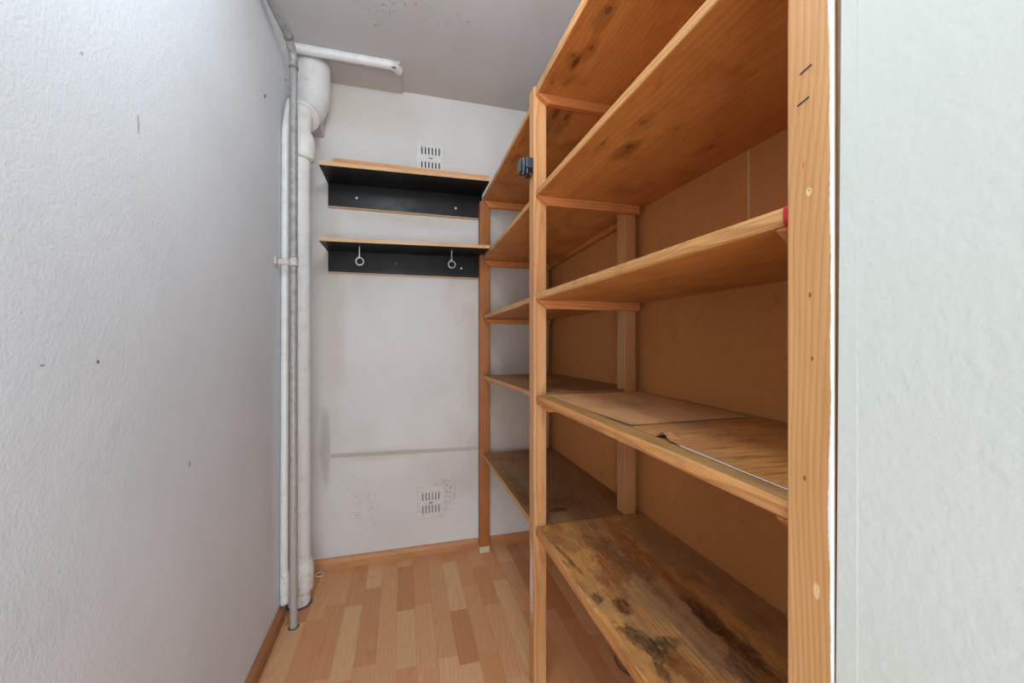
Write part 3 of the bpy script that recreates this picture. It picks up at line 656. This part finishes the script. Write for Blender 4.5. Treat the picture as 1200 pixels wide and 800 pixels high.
# reducing elbow from the wide pipe in the ceiling corner, collar facing down and forwards
bm = nb(); path = [(-.415, 2.065, Z(1.312)), (-.415, 2.063, Z(1.20)), (-.418, 2.055, Z(1.13)), (-.424, 2.030, Z(1.08)), (-.432, 1.996, Z(1.045)), (-.437, 1.976, Z(1.025))]
tube(bm, path, [.078, .078, .077, .072, .066, .063], 44); obj('elbow', bm, M['soil'], P, (-.415, 2.06, Z(1.2)), smooth=True)
bm = nb(); d = Vector((-.004, -.55, -.83)).normalized(); c0 = Vector((-.437, 1.979, Z(1.028)))
tube(bm, [c0, c0+d*.004, c0+d*.012, c0+d*.024, c0+d*.03, c0+d*.032], [.062, .069, .071, .071, .067, .046], 44); obj('collar', bm, M['soil'], P, tuple(c0), smooth=True)

# slim white pipe running up the left wall behind the grey one, thick plastered foot
Q = empty('heating_pipe', (-.479, 1.82, .066), 'slim white-painted pipe against the left wall just behind the grey pipe', 'pipe')
bm = nb(); tube(bm, smooth_path([(-.4775, 1.835, .07), (-.4775, 1.856, Z(.90)), (-.4600, 1.8675, Z(1.02))], .06, 8), .0155, 24); obj('pipe_run', bm, M['soil'], Q, (-.477, 1.84, .07), smooth=True)
bm = nb(); tube(bm, [(-.4755, 1.833, .066), (-.4755, 1.833, .075), (-.4745, 1.834, .12), (-.4745, 1.835, .17), (-.4765, 1.836, .205)], [.010, .0165, .0185, .019, .0158], 24); obj('plaster_sleeve', bm, M['soil'], Q, (-.4755, 1.833, .07), smooth=True)

# grey pipe: floor to ceiling corner, then forwards over the left wall
G = empty('grey_pipe', (-.4285, 1.779, 0), 'slim speckled grey pipe from the floor, bending forwards under the ceiling along the left wall', 'pipe')
gx, gy = -.4285, 1.779
bm = nb(); tube(bm, [(gx, gy, 0), (gx, gy, Z(1.108))], .0148, 28); obj('pipe_run', bm, M['grey_pipe'], G, (gx, gy, 0), smooth=True)
bm = nb(); b_pts = smooth_path([(gx, gy, Z(1.100)), (gx, gy, Z(1.152)), (gx-.006, gy-.048, Z(1.196)), (gx-.012, gy-.075, Z(1.204))], .04, 8); tube(bm, b_pts, .0158, 28); obj('elbow', bm, M['grey_pipe'], G, (gx, gy, Z(1.1)), smooth=True)
bm = nb(); tube(bm, smooth_path([(gx-.010, gy-.065, Z(1.202)), (-.462, 1.59, Z(1.226)), (-.470, 1.3, Z(1.245)), (-.470, YN+.01, Z(1.245))], .06, 6), .0148, 28); obj('pipe_run', bm, M['grey_pipe'], G, (gx, gy-.06, Z(1.2)), smooth=True)
def collar_at(p, d, r, l, parent):
    p = Vector(p); d = Vector(d).normalized(); bm = nb()
    tube(bm, [p-d*l/2, p-d*l*.35, p, p+d*l*.35, p+d*l/2], [r*.88, r, r*.97, r, r*.88], 28); return obj('coupling', bm, M['collar'], parent, tuple(p), smooth=True)
collar_at((gx, gy, Z(1.106)), (0, 0, 1), .0185, .010, G); collar_at((gx-.006, gy-.050, Z(1.1955)), (-.1, -.7, .35), .0190, .014, G)
bm = nb(); tube(bm, [(gx, gy, .0004), (gx, gy, .003)], [.021, .019], 28); obj('floor_seal', bm, M['seal'], G, (gx, gy, 0))
# clamp fixing it to the left wall
Cz = Z(.316)
cl = nb(); tube(cl, [(gx, gy, Cz-.017), (gx, gy, Cz-.015), (gx, gy, Cz+.015), (gx, gy, Cz+.017)], [.0160, .0172, .0172, .0160], 28); k = obj('pipe_clamp', cl, M['clamp'], G, (gx, gy, Cz)); k['label'] = 'cream wall clamp around the grey pipe'
bm = nb(); box(bm, (-.4946, gy+.004, Cz-.010), (gx-.012, gy+.012, Cz+.012), .001, 1); obj('arm', bm, M['clamp'], k, (-.47, gy, Cz))
bm = nb(); box(bm, (-.4946, gy-.018, Cz-.014), (-.486, gy+.018, Cz+.018), .002, 1); obj('wall_plate', bm, M['clamp'], k, (-.49, gy, Cz))
for dz in (-.0175, .0175):
    bm = nb(); torus(bm, (gx, gy, Cz+dz), .0165, .0012, 'Z', 28, 6); obj('band_edge', bm, M['collar'], k, (gx, gy, Cz+dz))

# pipe under the ceiling across the corner
T = empty('ceiling_pipe', (-.26, 1.957, Z(1.31)), 'white-painted pipe running under the ceiling across the back corner', 'pipe')
bm = nb(); tube(bm, smooth_path([(XL+.001, 1.957, Z(1.309)), (-.045, 1.957, Z(1.309)), (-.018, 2.0, Z(1.3155))], .025, 8), .0215, 28); obj('pipe_run', bm, M['paint'], T, (-.26, 1.957, Z(1.31)), smooth=True)
bm = nb(); tube(bm, [(-.019, 1.99, Z(1.3255)), (-.012, 2.09, Z(1.3285)), (-.010, YB-.001, Z(1.326))], [.013, .0095, .011], 16); obj('buried_end', bm, M['ceiling'], T, (-.012, 2.08, Z(1.32)), smooth=True)
bm = nb(); prism(bm, [(-.052, 1.940), (-.046, 1.949), (-.036, 1.952), (-.030, 1.945), (-.038, 1.9385), (-.044, 1.944)], Z(1.2905), Z(1.2935), 2); obj('chip', bm, M['vent_old_slot'], T, (-.04, 1.945, Z(1.29)))['label'] = 'dark chip in the paint'

# ------------------------------------------------------------------ small things
N1 = empty('nail', (XL, 1.652, Z(.904)), 'small bent dark nail in the left wall near the pipes', 'nail')
bm = nb(); tube(bm, [(XL-.003, 1.652, Z(.904)), (XL+.006, 1.648, Z(.906)), (XL+.012, 1.622, Z(.895)), (XL+.013, 1.612, Z(.889))], .0013, 8); obj('shank', bm, M['dark_steel'], N1, (XL, 1.652, Z(.904)))
bm = nb(); tube(bm, [(XL, 1.652, Z(.904)), (XL+.002, 1.652, Z(.904))], .004, 10); obj('head', bm, M['dark_steel'], N1, (XL, 1.652, Z(.904)))
bm = nb(); tube(bm, [(XL-.003, 1.915, Z(1.132)), (XL+.010, 1.905, Z(1.130))], .0018, 8)
tag(obj('wall_pin', bm, M['collar'], None, (XL, 1.915, Z(1.132))), 'tiny pin in the left wall behind the top of the grey pipe', 'nail')
bm = nb(); torus(bm, (-.400, 2.140, .0024), .0195, .0023, 'Z', 32, 8)
tag(obj('washer_ring', bm, M['white_plastic'], None, (-.400, 2.140, .0024), smooth=True), 'small white plastic ring lying on the floor by the baseboard corner', 'ring')
bm = nb(); tube(bm, [(.7515-.0, 1.292, .0035), (.744, 1.266, .0035), (.7445, 1.238, .0035), (.754, 1.214, .0035), (.764, 1.206, .0035)], .0033, 10)
tag(obj('bent_wire', bm, M['seal'], None, (.75, 1.25, .003), smooth=True), 'short dark curved wire on the floor under the lowest near shelf', 'wire')
